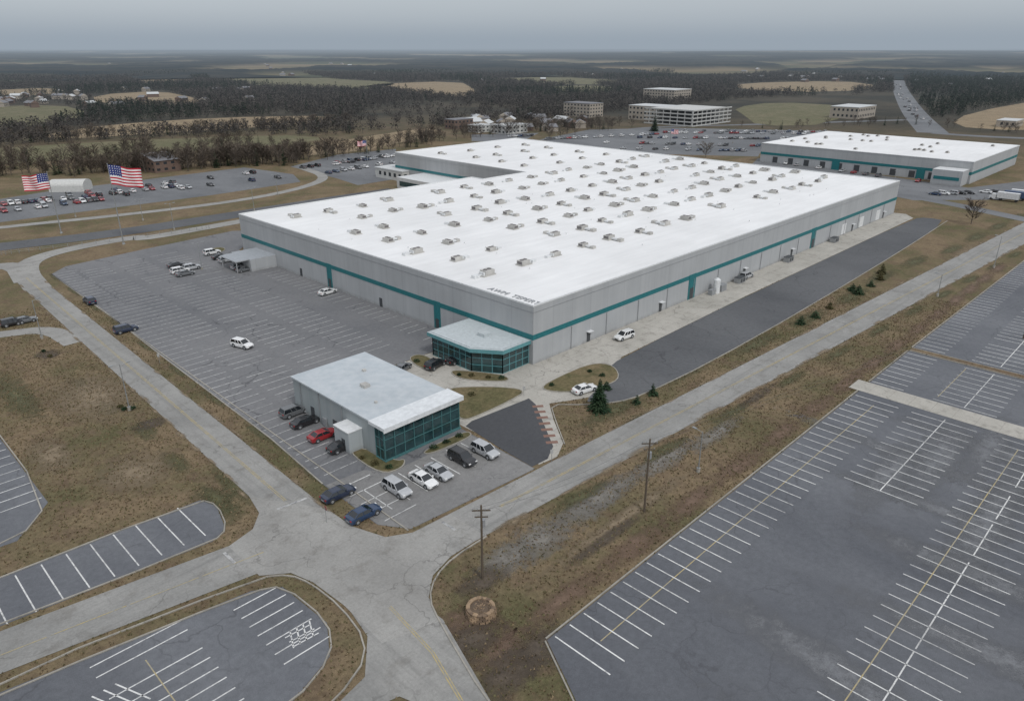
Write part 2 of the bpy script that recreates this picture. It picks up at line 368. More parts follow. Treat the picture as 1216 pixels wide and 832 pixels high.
lines('parking_markings',sg,.16,.028,MPW)
lines('yellow_stall_line',[((-50,-56.8),(30,-56.8)),((-55,-79),(30,-79.4)),((42,-64),(60,-64)),((-86,-24),(-86,-36))],.13,.031,MPY)
# far lots
for nm,pp in (('a',[(-60,246),(60,227),(290,199),(348,207),(357,216),(250,232),(0,264),(-60,270)]),('b',[(345,198),(400,184),(470,177),(474,212),(425,220),(400,212)]),
              ('c',[(640,166),(700,154),(800,152),(1000,156),(965,166),(905,178),(900,186),(735,182)]),('d',[(900,188),(1150,223),(1300,205),(1320,228),(1216,237),(1085,238),(890,198)]),
              ('e',[(560,160),(640,158),(620,168),(560,168)])):
    poly('parking_lot',[G(*p) for p in pp],.02,MAF)
ribbon('highway',[G(1066,92),G(1068,104),G(1076,120),G(1088,138),G(1108,158)],22,.03,MAF)
ribbon('highway',[G(1108,158),G(1160,162),G(1260,166)],12,.034,MAF)
ribbon('road',[G(700,175),G(720,160),G(760,151),G(900,148),G(1090,142)],9,.034,MAF)
ribbon('road',[(230,-42),(250,0),(262,60),(270,140),(255,230)],8,.034,MAF)
# soft patches
def softmat(name,a,b):
    n=NT(name); at=n.n('ShaderNodeAttribute'); at.attribute_name='fade'
    c=n.val(n.mix(n.mr(n.noise(.8,5,.7),.35,.65),a,b),n.mr(n.noise(6,3,.8),.25,.75,.7,1.3))
    k=n.math('ADD',at.outputs['Fac'],n.math('MULTIPLY',n.math('SUBTRACT',n.noise(.6,5,.75),.5),1.6)); k=n.mr(k,.25,1.0)
    n.fin(c,.95); tr=n.n('ShaderNodeBsdfTransparent'); mx=n.n('ShaderNodeMixShader'); n.l(k,mx.inputs[0]); n.l(tr.outputs[0],mx.inputs[1]); n.l(n.b.outputs[0],mx.inputs[2]); n.l(mx.outputs[0],n.out.inputs[0]); return n.m
def soft(name,items,z,mat):
    v=[];f=[];fd=[]
    for (cx,cy,rx,ry,rot) in items:
        i=len(v); v.append((cx,cy,z)); fd.append(1); N=24
        for ring,fa in ((.5,.55),(1,0)):
            for k in range(N):
                t=2*math.pi*k/N; x=math.cos(t)*rx*ring; y=math.sin(t)*ry*ring; v.append((cx+x*math.cos(rot)-y*math.sin(rot),cy+x*math.sin(rot)+y*math.cos(rot),z)); fd.append(fa)
        for k in range(N): f.append((i,i+1+k,i+1+(k+1)%N)); f.append((i+1+k,i+1+N+k,i+1+N+(k+1)%N)); f.append((i+1+k,i+1+N+(k+1)%N,i+1+(k+1)%N))
        z+=.0003
    o=mesh_np(name,v,f,[mat]); a=o.data.attributes.new('fade','FLOAT','POINT'); a.data.foreach_set('value',fd)
MSg=softmat('gravel_soft',(.21,.195,.17),(.15,.14,.125)); MSd=softmat('dark_soil_soft',(.07,.055,.042),(.10,.078,.056)); MSo=softmat('olive_soft',(.07,.07,.033),(.10,.094,.045)); MSt=softmat('tan_soft',(.225,.175,.115),(.175,.135,.088)); MSw=softmat('wear_soft',(.14,.145,.155),(.165,.17,.178)); MSr=softmat('red_brown_soft',(.125,.082,.056),(.16,.108,.075))
def gi(px,py,rx,ry,rot=0): x,y=G(px,py); return (x,y,rx,ry,rot)
soft('gravel_ground',[gi(640,640,9,5),gi(700,600,12,4),gi(790,545,14,3.2),gi(600,665,7,4),gi(850,515,12,2.5),gi(720,585,14,3)],.006,MSg)
soft('olive_grass_ground',[(x,u1(x)+3+random.uniform(0,4),14,3.5,-.03) for x in range(-5,240,24)]+[gi(760,500,9,3),gi(20,470,4,20),gi(260,600,4,8),gi(280,575,3,10)]+[(-66-random.random()*3,y,2.5,6,0) for y in range(0,60,14)]+[(-53.8+.03*y,y,1.2,8,0) for y in range(-5,140,18)]+[(x,d1(x)-2.2,9,1.8,-.05) for x in range(-30,220,20)],.004,MSo)
soft('red_brown_ground',[(x,-49.6,11,2.6,0) for x in range(-48,150,14)]+[gi(600,775,7,6),gi(560,740,6,5)],.0125,MSr)
soft('soil_patch',[gi(57,421,4.2,4.2),gi(180,503,4.2,3.2),gi(573,690,6,3),gi(640,770,7,4),gi(560,760,6,4),gi(900,470,10,1.6),gi(720,640,12,1.4),gi(600,800,6,4)],.0165,MSd)
soft('bare_ground',[gi(110,470,11,18),gi(60,540,5,10),gi(160,560,8,9),(-30,-45,26,2,0),(120,-49,30,1.5,0)]+[gi(1150,300,25,5)],.0105,MSt)
soft('asphalt_wear',[(x,random.uniform(-120,-62),random.uniform(3,5),random.uniform(20,34),random.uniform(-.1,.1)) for x in (-48,-36,-22,-9,3,15,27)]+[(random.uniform(-45,30),random.uniform(-100,-64),random.uniform(16,28),random.uniform(3,5),random.uniform(-.08,.08)) for _ in range(6)],.0225,MSw)
soft('verge_dirt',[(x+random.uniform(-3,3),u1(x)+random.uniform(.0,.5),random.uniform(2,6),random.uniform(.3,.9),-.05) for x in range(-20,240,7)]+[(x+random.uniform(-3,3),d1(x)-random.uniform(-.3,.5),random.uniform(2,6),random.uniform(.4,1.0),-.06) for x in range(-44,240,6)]+[(l2(y)-random.uniform(-.2,.5),y,random.uniform(.3,.8),random.uniform(2,5),0) for y in range(-2,140,6)]+[(r2(y)+random.uniform(-.1,.5),y,random.uniform(.3,.7),random.uniform(2,5),0) for y in range(-12,140,7)],.0575,MSt)
# fields
FIELDS=[]
def field(pp,m):
    pts=[G(*p) for p in pp]; FIELDS.append(np.array(pts)); poly('field',pts,.05,m,1,False)
for pp,m in (([(-80,182),(120,168),(330,160),(395,164),(330,174),(150,184),(-80,202)],MFG),([(50,160),(130,148),(250,140),(395,137),(402,146),(290,152),(150,161),(60,166)],MFT),
  ([(110,113),(190,108),(240,118),(228,125),(115,124)],MFT),([(240,88),(350,86),(395,94),(480,98),(430,108),(330,104),(250,96)],MFG),([(420,101),(545,96),(570,110),(545,117),(470,108)],MFT),
  ([(560,95),(660,91),(755,97),(690,102)],MFG),([(870,99),(1000,96),(1052,103),(990,110),(880,107)],MFT),([(870,128),(920,121),(1010,126),(990,148),(900,150),(885,138)],MFG),
  ([(1125,150),(1150,134),(1240,118),(1280,150),(1216,156)],MFT),([(-40,128),(70,124),(112,135),(60,148),(-40,154)],MFG),([(340,180),(400,168),(500,152),(530,156),(460,174),(380,186)],MFT),
  ([(150,94),(220,91),(235,97),(180,101)],MFT),([(640,104),(700,101),(740,106),(690,111)],MFG),([(1110,88),(1216,85),(1240,91),(1130,95)],MFT),([(-20,108),(60,104),(80,110),(10,115)],MFT),([(250,84),(420,81),(460,84),(300,87)],MFT),([(760,88),(860,85),(920,89),(820,92)],MFG)): field(pp,m)
# ---------------------------------------------------------------- warehouse
def wallmat(name,a,b,step=6.1):
    n=NT(name); st=n.noise(.6,4,.65,stretch=(1,1,.06)); c=n.mix(n.mr(st,.35,.65),a,b); c=n.val(c,n.mr(n.noise(.12,3),.3,.7,.94,1.06))
    s=n.n('ShaderNodeSeparateXYZ'); n.l(n.pos,s.inputs[0]); q=n.math('ADD',s.outputs[0],s.outputs[1])
    fr=n.math('FRACT',n.math('DIVIDE',q,step)); j=n.mr(n.math('ABSOLUTE',n.math('SUBTRACT',fr,.5)),.485,.495); c=n.mix(n.math('MULTIPLY',j,.22),c,(.1,.1,.1))
    z=n.mr(s.outputs[2],0,.9,.55,0); c=n.mix(n.math('MULTIPLY',z,n.mr(n.noise(.7,4),.3,.7)),c,(.12,.11,.09))
    return n.fin(c,.65)
MW=wallmat('wall_grey_panel',(.34,.352,.36),(.375,.385,.39)); MWL=wallmat('wall_light_panel',(.50,.50,.49),(.56,.56,.55))
MT=plain('teal_trim',(.012,.14,.155),.45,var=.15); MTL=plain('teal_light',(.10,.26,.28),.5)
MCap=plain('metal_cap',(.62,.63,.63),.4); MDk=plain('dark_metal',(.05,.055,.06),.5); MGr=plain('grey_metal',(.3,.31,.32),.45,.3)
n=NT('white_roof_membrane'); c=n.mix(n.mr(n.noise(.04,5,.6),.35,.65),(.77,.77,.765),(.69,.69,.685)); c=n.val(c,n.mr(n.noise(.5,5,.7,stretch=(.15,1,1)),.3,.75,1.02,.90))
s_=n.n('ShaderNodeSeparateXYZ'); n.l(n.pos,s_.inputs[0]); fr=n.math('FRACT',n.math('DIVIDE',s_.outputs[1],3.05)); j=n.mr(n.math('ABSOLUTE',n.math('SUBTRACT',fr,.5)),.47,.49); c=n.mix(n.math('MULTIPLY',j,.14),c,(.4,.4,.4))
MRoof=n.fin(c,.6)
n=NT('glass_teal'); MGl=n.fin(n.mix(n.mr(n.noise(.35,3),.35,.65),(.012,.035,.04),(.03,.07,.075)),.06,spec=.8)
HT=12.8
foot=[(0,0),(208,0),(208,207),(122,207),(122,118),(98,118),(98,124.5),(0,124.5)]
wh=empty('warehouse_building',(0,0,0))
b=B(); b.prism(foot,-.1,HT-.3,0,1); b.ob('walls',[MW,MRoof],wh)
inn=[(.4,.4),(207.6,.4),(207.6,206.6),(122.4,206.6),(122.4,117.6),(97.6,117.6),(97.6,124.1),(.4,124.1)]
b=B(); N=len(foot)
for k in range(N):
    a=foot[k];c_=foot[(k+1)%N];ia=inn[k];ic=inn[(k+1)%N]
    b.q([(*a,HT-.3),(*c_,HT-.3),(*c_,HT),(*a,HT)]); b.q([(*a,HT),(*c_,HT),(*ic,HT),(*ia,HT)]); b.q([(*ic,HT-.298),(*ia,HT-.298),(*ia,HT),(*ic,HT)])
b.ob('parapet_cap',[MCap],wh)
b=B()
def band(z0,z1,d,m=0):
    b.box(-d,0,0-d,124.5,z0,z1,m); b.box(0,208,-d,0,z0,z1,m); b.box(122-d,122,124.5,207,z0,z1,m)
band(5.4,6.5,.06); b.ob('teal_stripe',[MT],wh)
b=B(); band(11.2,11.32,.04); b.ob('upper_reveal',[MGr],wh)
b=B()
for X in (60,133): b.box(X-1.6,X+1.6,-.12,0,0,6.6,0); b.box(X-.9,X+.9,-.16,-.12,.1,3,1)
for Y in (30,75): b.box(-.12,0,Y-1.1,Y+1.1,0,6.6,0); b.box(-.16,-.12,Y-.6,Y+.6,.1,2.4,1)
b.ob('teal_doors',[MT,MDk],wh)
b=B()
for X in (18,46,88,118,166,196): b.box(X-.55,X+.55,-.08,0,.05,2.3,0); b.box(X-.8,X+.8,-.9,-.0,2.5,2.62,1)
for X in (158,174,190): b.box(X-1.8,X+1.8,-.1,0,.3,3.9,1)
for Y in (52,90): b.box(-.08,0,Y-.55,Y+.55,.05,2.3,0)
for Y in (140,150,160,170,180,190): b.box(121.9,122,Y-1.6,Y+1.6,.3,3.8,1)
b.ob('service_doors',[MDk,MCap],wh)
b=B()
for X in np.arange(12,206,12.2): b.tube((X,-.14,0),(X,-.14,5.3),.07,.07,6)
b.ob('downpipes',[MGr],wh)
pv=[(-.02,1.2),(-.02,18.5),(-11,18.5),(-11,6.5),(-7.5,1.2)]
if area(pv)<0: pv=pv[::-1]
b=B(); b.prism(pv,0,4.5,0); b.ob('entrance_glazing',[MGl],wh)
ov=[(-.03,.5),(-.03,19.2),(-11.9,19.2),(-11.9,6),(-8,.5)]
if area(ov)<0: ov=ov[::-1]
b=B(); b.prism(ov,4.5,5.3,0,1); b.ob('entrance_roof',[MTL,plain('pale_roof',(.38,.42,.43),.5)],wh)
b=B(); b.prism([(p[0]*.93-.3,p[1]*.93+.7) for p in ov],5.3,5.42,0); b.box(-6,-4,8,10,5.42,6.1,0); b.ob('entrance_roof_panel',[plain('pale_roof2',(.43,.47,.48),.5)],wh)
b=B()
for k in range(len(pv)):
    a=Vector(pv[k]);c_=Vector(pv[(k+1)%len(pv)])
    if a.x>-1 and c_.x>-1: continue
    n_=max(2,int((c_-a).length/1.6))
    for i in range(n_+1):
        p=a.lerp(c_,i/n_); b.box(p.x-.07,p.x+.07,p.y-.07,p.y+.07,0,4.5)
    d=(c_-a).normalized(); T=Matrix.Translation((a.x,a.y,0))@Matrix.Rotation(math.atan2(d.y,d.x),4,'Z')
    for z in (.0,1.5,3.0): b.box(.08,(c_-a).length-.08,-.05,.05,z,z+.12,0,T)
b.ob('entrance_mullions',[MTL],wh)
b=B(); b.box(-8,0,104,116,0,3.6,0,top=1); b.box(-12,-8.01,105,115,3.3,3.6,0,top=1)
for y in (105.4,114.6): b.tube((-11.6,y,0),(-11.6,y,3.3),.12,.12)
b.ob('side_entrance',[MW,plain('annex_roof',(.3,.32,.34),.6)],wh)
b=B(); b.box(106,121.95,160,185,0,5,0,top=2); b.box(105.95,106,162,183,1.2,3.4,1); b.ob('rear_annex',[MWL,MGl,MCap],wh)
cu=bpy.data.curves.new('roof_lettering','FONT'); cu.body='AWM  TEPERT'; cu.size=2.3; cu.extrude=.05; cu.materials.append(MGr)
to=bpy.data.objects.new('roof_lettering',cu); S.collection.objects.link(to); to.location=(1.5,15,HT-.24); to.rotation_euler=(0,0,-math.pi/2); to.parent=wh
MU=plain('unit_housing',(.42,.41,.385),.5,var=.2,scale=.3); MUd=plain('unit_dark',(.14,.13,.13),.6)
def unit_mesh(k):
    b=B(); b.box(-1.9,1.9,-1.2,1.2,0,.25,0); b.box(-1.6,1.2,-1,1,.25,1.25,0); b.box(1.2,1.65,-.8,.8,.25,.95,2)
    b.tube((-.8,0,1.25),(-.8,0,1.4),.55,.5,10,1); b.tube((.45,0,1.25),(.45,0,1.4),.5,.45,10,1)
    b.box(-1.62,-1.6,-.8,.8,.4,1.1,1)
    if k: b.box(-.6,.6,-3.3,-1,.25,.7,2); b.box(-.8,.8,-4.6,-3.3,0,.85,0)
    else: b.box(2.6,4.2,-.6,.6,0,.7,2); b.box(1.65,2.6,-.2,.2,.2,.5,2)
    me=bpy.data.meshes.new('rooftop_air_unit'); me.from_pydata(b.v,[],b.f); me.polygons.foreach_set('material_index',b.m)
    for m in (MU,MUd,MCap): me.materials.append(m)
    return me
UM=[unit_mesh(0),unit_mesh(1)]
def put(name,me,x,y,z,rot,sc=1):
    o=bpy.data.objects.new(name,me); S.collection.objects.link(o); o.location=(x,y,z); o.rotation_euler=(0,0,rot); o.scale=(sc,)*3; return o
for ix,X in enumerate(np.arange(10,204,11.6)):
    for iy,Y in enumerate((23,37,50,64,78,93,108)):
        if random.random()<.08: continue
        put('rooftop_air_unit',random.choice(UM),X+random.uniform(-1.2,1.2)+(iy%2)*2.5,Y+random.uniform(-1.2,1.2),HT-.3,random.choice((0,math.pi/2,math.pi)),random.uniform(.75,1.0))
for X in (134,152,170,188):
    for Y in (128,146,164,184): put('rooftop_air_unit',random.choice(UM),X+random.uniform(-3,3),Y+random.uniform(-3,3),HT-.3,0,.8)
b=B()
for i in range(70):
    x=random.uniform(5,203); y=random.uniform(6,118); b.tube((x,y,HT-.31),(x,y,HT+.15),.14,.14,6)
b.ob('roof_vents',[MCap],wh)
w2=empty('warehouse_building',(303,-2,0)); b=B(); b.box(303,392,-2,105,0,10.2,0,top=1); b.ob('walls',[MW,MRoof],w2)
b=B(); b.box(302.9,303,-2.1,105,4.3,5.6); b.box(303,392,-2.1,-2,4.3,5.6)
for y in (20,62): b.box(302.8,302.9,y-2,y+2,0,5.6)
b.ob('teal_stripe',[MT],w2)
b=B(); b.box(302.85,392.1,-2.15,105.1,10.2,10.5); b.box(303.6,391.4,-1.4,104.4,10.5,10.52,1); b.ob('roof_cap',[MCap,MRoof],w2)
for _ in range(26): put('rooftop_air_unit',UM[0],random.uniform(308,388),random.uniform(4,100),10.52,0,.7)
b=B()
for y in range(6,100,9): b.box(302.92,303,y-1.4,y+1.4,.4,3.6)
b.ob('dock_doors',[MDk],w2)
b=B(); b.box(292,302.8,-1,12,0,7,0,top=1); b.box(291.9,292,0,11,2.5,4,2); b.ob('annex',[MW,MCap,MT],w2)
# office
of=empty('office_building',(-44,-9.5,0))
b=B(); b.box(-44,-28.6,-7.2,17.5,0,5.9,0); b.ob('walls',[wallmat('office_wall',(.26,.295,.305),(.31,.34,.345),2.6)],of)
MOR=wallmat('office_roof_metal',(.38,.42,.445),(.45,.48,.50),2.4)
b=B(); b.box(-44.25,-28.35,-6.2,17.75,5.9,6.15,0); b.ob('roof',[MOR],of)
b=B(); b.box(-44.5,-28.1,-10.3,-6.21,5.75,6.3,0); b.box(-44.5,-28.1,-10.3,-10.2,5.5,5.75,1); b.ob('roof_canopy',[plain('canopy_white',(.60,.62,.63),.4),MCap],of)
b=B(); b.box(-44,-28.6,-9.5,-7.21,.25,5.75,0); b.ob('glass_front',[MGl],of)
b=B()
for x in np.linspace(-44,-28.6,9): b.box(x-.06,x+.06,-9.62,-9.5,.25,5.5)
for z in (.25,2.0,3.8,5.3): b.box(-44.06,-28.55,-9.6,-9.505,z,z+.1)
for y in (-9.4,-8.3,-7.25): b.box(-44.1,-44,y-.05,y+.05,.25,5.5); b.box(-28.6,-28.5,y-.05,y+.05,.25,5.5)
for z in (2.0,3.8): b.box(-44.09,-44,-9.4,-7.25,z+.003,z+.103)
b.box(-44.2,-28.4,-9.8,-7.2,0,.25)
b.ob('mullions',[plain('mullion_teal',(.06,.15,.155),.4)],of)
b=B(); b.box(-46.6,-44,-3.5,.6,0,3.7,0); b.box(-46.7,-44,-3.6,.7,3.7,3.85,1); b.box(-46.62,-46.6,-2.4,-1.4,.05,2.2,2); b.ob('utility_annex',[wallmat('annex_wall',(.33,.36,.37),(.38,.41,.42),1.5),MCap,MDk],of)
b=B(); b.box(-44.08,-44,4,5.1,.05,2.2); b.box(-44.08,-44,11,12.1,.05,2.2); b.box(-44.4,-44.05,7,8,0.1,1.6,1)
for y in (2,9,15): b.tube((-44.1,y,0),(-44.1,y,5.9),.06,.06,6,1)
b.ob('side_doors',[MDk,MGr],of)
b=B(); b.box(-38,-36.8,4,5.4,6.15,6.7); b.box(-34,-33.4,10,10.6,6.15,6.5); b.box(-40,-39.6,-2,-1.6,6.15,6.5); b.ob('roof_vents',[MU],of)
# ---------------------------------------------------------------- vehicles
MTyre=plain('tyre',(.02,.02,.02),.9); MGlass=NT('car_glass').fin((.012,.015,.018),.05,spec=.8); MHL=NT('head_lamp').fin((.7,.7,.68),.15); MTLp=NT('tail_lamp').fin((.3,.01,.01),.2)
def carmesh(kind,col):
    n=NT('car_paint'); n.b.inputs['Coat Weight'].default_value=.6; pm=n.fin(n.val(col,n.mr(n.noise(2,3),.3,.7,.93,1.05)),.35,metal=.2)
    b=B(); 
    if kind=='sedan': st=[(-2.38,.42,.82,.78),(-2.3,.26,.98,.86),(-1.6,.2,1.03,.91),(0,.2,.98,.92),(1.0,.2,.96,.92),(1.9,.22,.86,.89),(2.3,.28,.72,.82),(2.42,.4,.6,.7)]; cb=(-1.95,1.15,.84); ct=(-1.15,.25,.64,1.44)
    else: st=[(-2.36,.45,.95,.82),(-2.3,.3,1.12,.9),(-1.6,.26,1.14,.95),(0,.26,1.1,.95),(1.0,.26,1.08,.95),(1.95,.28,1.0,.92),(2.3,.34,.86,.86),(2.42,.45,.7,.76)]; cb=(-2.3,1.2,.88); ct=(-2.0,.35,.72,1.74)
    rings=[]
    for x,zb,zt,hw in st:
        zm=zb+(zt-zb)*.6
        rings.append([(x,-hw*.9,zb),(x,-hw,zb+.12),(x,-hw,zm),(x,-hw*.92,zt-.05),(x,-hw*.7,zt),(x,hw*.7,zt),(x,hw*.92,zt-.05),(x,hw,zm),(x,hw,zb+.12),(x,hw*.9,zb)])
    base=len(b.v)
    for r in rings: b.v+=r
    K=10
    for i in range(len(rings)-1):
        for k in range(K): b.f.append((base+i*K+k,base+i*K+(k+1)%K,base+(i+1)*K+(k+1)%K,base+(i+1)*K+k)); b.m.append(0)
    b.f.append(tuple(base+k for k in range(K))[::-1]); b.m.append(0); b.f.append(tuple(base+(len(rings)-1)*K+k for k in range(K))); b.m.append(0)
    zb=.93 if kind=='sedan' else 1.05; x0,x1,hb=cb; t0,t1,ht,zr=ct
    lo=[(x0,-hb,zb),(x1,-hb,zb),(x1,hb,zb),(x0,hb,zb)]; hi=[(t0,-ht,zr-.06),(t1,-ht,zr-.06),(t1,ht,zr-.06),(t0,ht,zr-.06)]
    for k in range(4): b.q([lo[k],lo[(k+1)%4],hi[(k+1)%4],hi[k]],1)
    rr=[(t0-.02,-ht-.02),(t1+.03,-ht-.02),(t1+.03,ht+.02),(t0-.02,ht+.02)]; ri=[(t0+.18,-ht+.14),(t1-.15,-ht+.14),(t1-.15,ht-.14),(t0+.18,ht-.14)]
    for k in range(4): j=(k+1)%4; b.q([(*rr[k],zr-.07),(*rr[j],zr-.07),(*ri[j],zr),(*ri[k],zr)],0)
    b.q([(*p,zr) for p in ri],0)
    for k in range(4): b.tube(lo[k],(hi[k][0],hi[k][1],hi[k][2]+.02),.06,.045,5,0,False)
    for f_ in (.42,.68) if kind!='sedan' else (.5,):
        for s_ in (-1,1): b.tube((x0+(x1-x0)*f_,s_*hb*1.0,zb),(t0+(t1-t0)*f_,s_*ht*1.01,zr-.05),.05,.04,5,0,False)
    wr=.34 if kind=='sedan' else .38
    for x in (-1.45,1.5):
        for s_ in (-1,1):
            y=s_*(st[3][3]-.02); b.tube((x,y-s_*.2,wr),(x,y+s_*.03,wr),wr,wr,14,2); b.tube((x,y+s_*.031,wr),(x,y+s_*.045,wr),wr*.62,wr*.55,10,3); b.tube((x,y-s_*.19,wr+.05),(x,y+s_*.024,wr+.05),wr+.07,wr+.07,14,5)
    for s_ in (-1,1):
        b.box(2.26,2.40,s_*.62-.17,s_*.62+.17,zb-.33,zb-.2,4); b.box(-2.385,-2.28,s_*.64-.16,s_*.64+.16,zb-.2,zb-.02,6)
        b.box(.75,.95,s_*(st[3][3]+.06)-.09,s_*(st[3][3]+.06)+.09,zb+.02,zb+.16,0)
    b.box(2.36,2.44,-.42,.42,.45,.6,5); b.box(-2.42,-2.34,-.3,.3,.5,.64,3)
    me=bpy.data.meshes.new('parked_car'); me.from_pydata(b.v,[],b.f); me.polygons.foreach_set('material_index',b.m)
    for m in (pm,MGlass,MTyre,MGr,MHL,MDk,MTLp): me.materials.append(m)
    return me
COL={'white':(.75,.75,.74),'silver':(.42,.43,.44),'black':(.018,.018,.02),'grey':(.13,.135,.14),'blue':(.02,.045,.10),'red':(.30,.02,.025),'navy':(.02,.03,.06)}
CM={(k,c):carmesh(k,COL[c]) for k in ('sedan','suv') for c in COL}
def car(px,py,k,c,rot,sc=1.08):
    x,y=G(px,py); return put('parked_car',CM[(k,c)],x,y,.035,rot,sc)
PX=0;PY=math.pi/2
for a in ((350,492,'suv','grey',PX),(363,504,'sedan','black',PX),(384,520,'sedan','red',PX),(407,533,'sedan','black',PX),(402,590,'sedan','navy',PX),(432,614,'sedan','blue',PX),
  (472,584,'suv','silver',-PY),(503,573,'sedan','white',-PY),(521,564,'sedan','silver',-PY),(549,548,'suv','black',-PY),(576,539,'suv','silver',-PY),
  (288,412,'suv','white',-PY+.3),(389,349,'sedan','white',PX+.1),(107,360,'suv','navy',PY),(150,394,'suv','navy',PX),(214,324,'suv','white',PX),(228,320,'suv','silver',PX),(210,317,'sedan','black',PX),(220,327,'sedan','grey',PX),
  (285,319,'suv','silver',PX),(270,311,'suv','silver',PX),(262,307,'sedan','black',PX),(252,302,'suv','white',PX),(291,322,'sedan','grey',PX),(478,440,'sedan','grey',PX+.4),(517,436,'suv','black',PX+.2),(543,430,'sedan','black',PX),
  (741,402,'suv','white',PY*2-.1),(694,465,'sedan','white',PX-.2),(886,330,'suv','silver',PX),(16,386,'suv','black',PX),(30,383,'sedan','grey',PX)): car(*a)
cols=['white','silver','black','grey','blue','red','white','silver']
def carrow(p,q,n,rot,skip=.35):
    p=Vector(G(*p));q=Vector(G(*q))
    for i in range(n):
        if random.random()<skip: continue
        t=p.lerp(q,i/(n-1)); put('parked_car',CM[(random.choice(('sedan','suv')),random.choice(cols))],t.x,t.y,.03,rot+random.choice((0,math.pi))+random.uniform(-.04,.04),1.05)
for r_ in (((60,236),(300,206),26,PY,.6),((40,242),(210,222),22,PY),((150,232),(345,210),24,PY,.6),((5,252),(120,238),16,PY),((5,244),(60,238),8,PY),
  ((360,200),(460,186),14,PY),((390,206),(466,194),10,PY),((400,196),(468,186),9,PX),((650,166),(780,160),22,PX),((790,158),(980,160),32,PX),((760,164),(960,166),34,PX,.5),((720,170),(900,174),30,PX,.55),((800,156),(980,157.5),26,PX,.5),((575,164),(630,162),10,PX),
  ((1100,232),(1180,229),9,PY),((910,192),(1090,216),14,PX),((740,177),(890,180),24,PX,.6)): carrow(*r_)
rp=[(1064,100),(1068,108),(1074,118),(1082,130),(1092,144)]
for i in range(26):
    a,b_=random.choice(list(zip(rp,rp[1:]))); t=random.random(); x,y=G(a[0]+(b_[0]-a[0])*t+random.uniform(-6,6),a[1]+(b_[1]-a[1])*t); put('parked_car',CM[('suv',random.choice(('white','silver','black')))],x,y,.04,.7)
MTr=plain('trailer_white',(.6,.61,.62),.5); MTb=plain('trailer_blue',(.05,.08,.15),.5)
for i in range(3):
    b=B(); m=MTb if i==1 else MTr; x,y=G(1196+i*8,239-i*1.6)
    b.box(-4,4,-1.25,1.25,1.1,3.6,0); b.box(-4.05,-4,-1.1,1.1,1.2,3.5,3)
    for wx in (-3.2,2.6):
        for s_ in (-1,1): b.tube((wx,s_*.9,.5),(wx,s_*1.2,.5),.5,.5,10,1)
    b.box(-3.8,4.5,-.5,.5,.8,1.1,2); b.box(4.3,6.0,-1.15,1.15,.6,2.7,0); b.box(6.0,6.8,-1.05,1.05,.5,1.7,0); b.box(5.98,6.05,-.95,.95,1.75,2.5,1)
    for s_ in (-1,1): b.tube((6.0,s_*.9,.5),(6.0,s_*1.16,.5),.5,.5,10,1)
    o=b.ob('box_truck',[m,MTyre,MDk,MGr]); o.location=(x,y,.03); o.rotation_euler=(0,0,math.pi/2)
# ---------------------------------------------------------------- street furniture
MWood=plain('pole_wood',(.09,.07,.05),.9); MPole=plain('galvanised_pole',(.3,.31,.31),.4,.4)
def upole(px,py,h,tr=False,rot=0.9):
    x,y=G(px,py); b=B(); b.tube((0,0,-.2),(0,0,h),.17,.11,8,0)
    T=Matrix.Rotation(rot,4,'Z'); b.box(-1.1,1.1,-.06,.06,h-.8,h-.65,0,T); b.box(-.8,.8,-.05,.05,h-1.7,h-1.57,0,T)
    for u in (-1.0,-.45,.45,1.0): p=T@Vector((u,0,h-.65)); b.tube(p,p+Vector((0,0,.25)),.06,.04,6,1)
    for u in (-.7,.7): p=T@Vector((u,0,h-1.57)); b.tube(p,p+Vector((0,0,.2)),.05,.04,6,1); 
    if tr: b.tube((.35,.1,h-3.2),(.35,.1,h-2.2),.28,.28,10,1); b.box(-.1,.35,-.05,.15,h-2.8,h-2.6,1)
    o=b.ob('utility_pole',[MWood,MGr]); o.location=(x,y,0); return Vector((x,y,h-.5))
U=[upole(573,687,10.7,True,-.75),upole(765,607,11.6,True,-.75),upole(1215,402,10.5)]
b=B()
for a,c_ in ((U[0],U[1]),(U[1],U[2])):
    for off in (-1.0,1.0):
        ofs=Vector((.6*off,-.6*off,0)); pr=None
        for i in range(13):
            t=i/12; p=a.lerp(c_,t)+ofs-Vector((0,0,4*1.0*t*(1-t)))
            if pr: b.tube(pr,p,.012,.012,4,0,False)
            pr=p
b.ob('overhead_wires',[MDk])
def lamp(px,py,h,two=True,rot=0):
    x,y=G(px,py); b=B(); b.tube((0,0,0),(0,0,.7),.3,.28,10,1); b.tube((0,0,.7),(0,0,h),.11,.07,8,0); b.box(-.25,.25,-.25,.25,.7,.74,0)
    for s_ in ((-1,1) if two else (1,)):
        b.tube((0,0,h-.15),(s_*1.2,0,h+.05),.04,.04,6,0); b.box(min(s_*1.1,s_*1.8),max(s_*1.1,s_*1.8),-.17,.17,h-.02,h+.12,0)
    o=b.ob('street_lamp',[MPole,MK]); o.location=(x,y,0); o.rotation_euler=(0,0,rot)
for a in ((154,487,9,True,0),(50,402,9,False,.4),(207,273,9.5,True,0),(302,250,9,True,0),(1180,318,9.5,False,1.5),(1113,352,6,False,1.5),(170,262,8,True,0),(330,232,9,True,0),(240,320,8,True,0),(829,560,7,False,1.5),(405,205,9,True,0),(90,258,8,True,0),(660,172,9,True,0),(870,170,9,True,0),(960,172,9,True,0),(1060,226,9,True,0)): lamp(*a)
MFr=NT('flag_red').fin((.45,.02,.035),.8); MFw=NT('flag_white').fin((.75,.74,.74),.8); MFb=NT('flag_blue').fin((.02,.035,.16),.8)
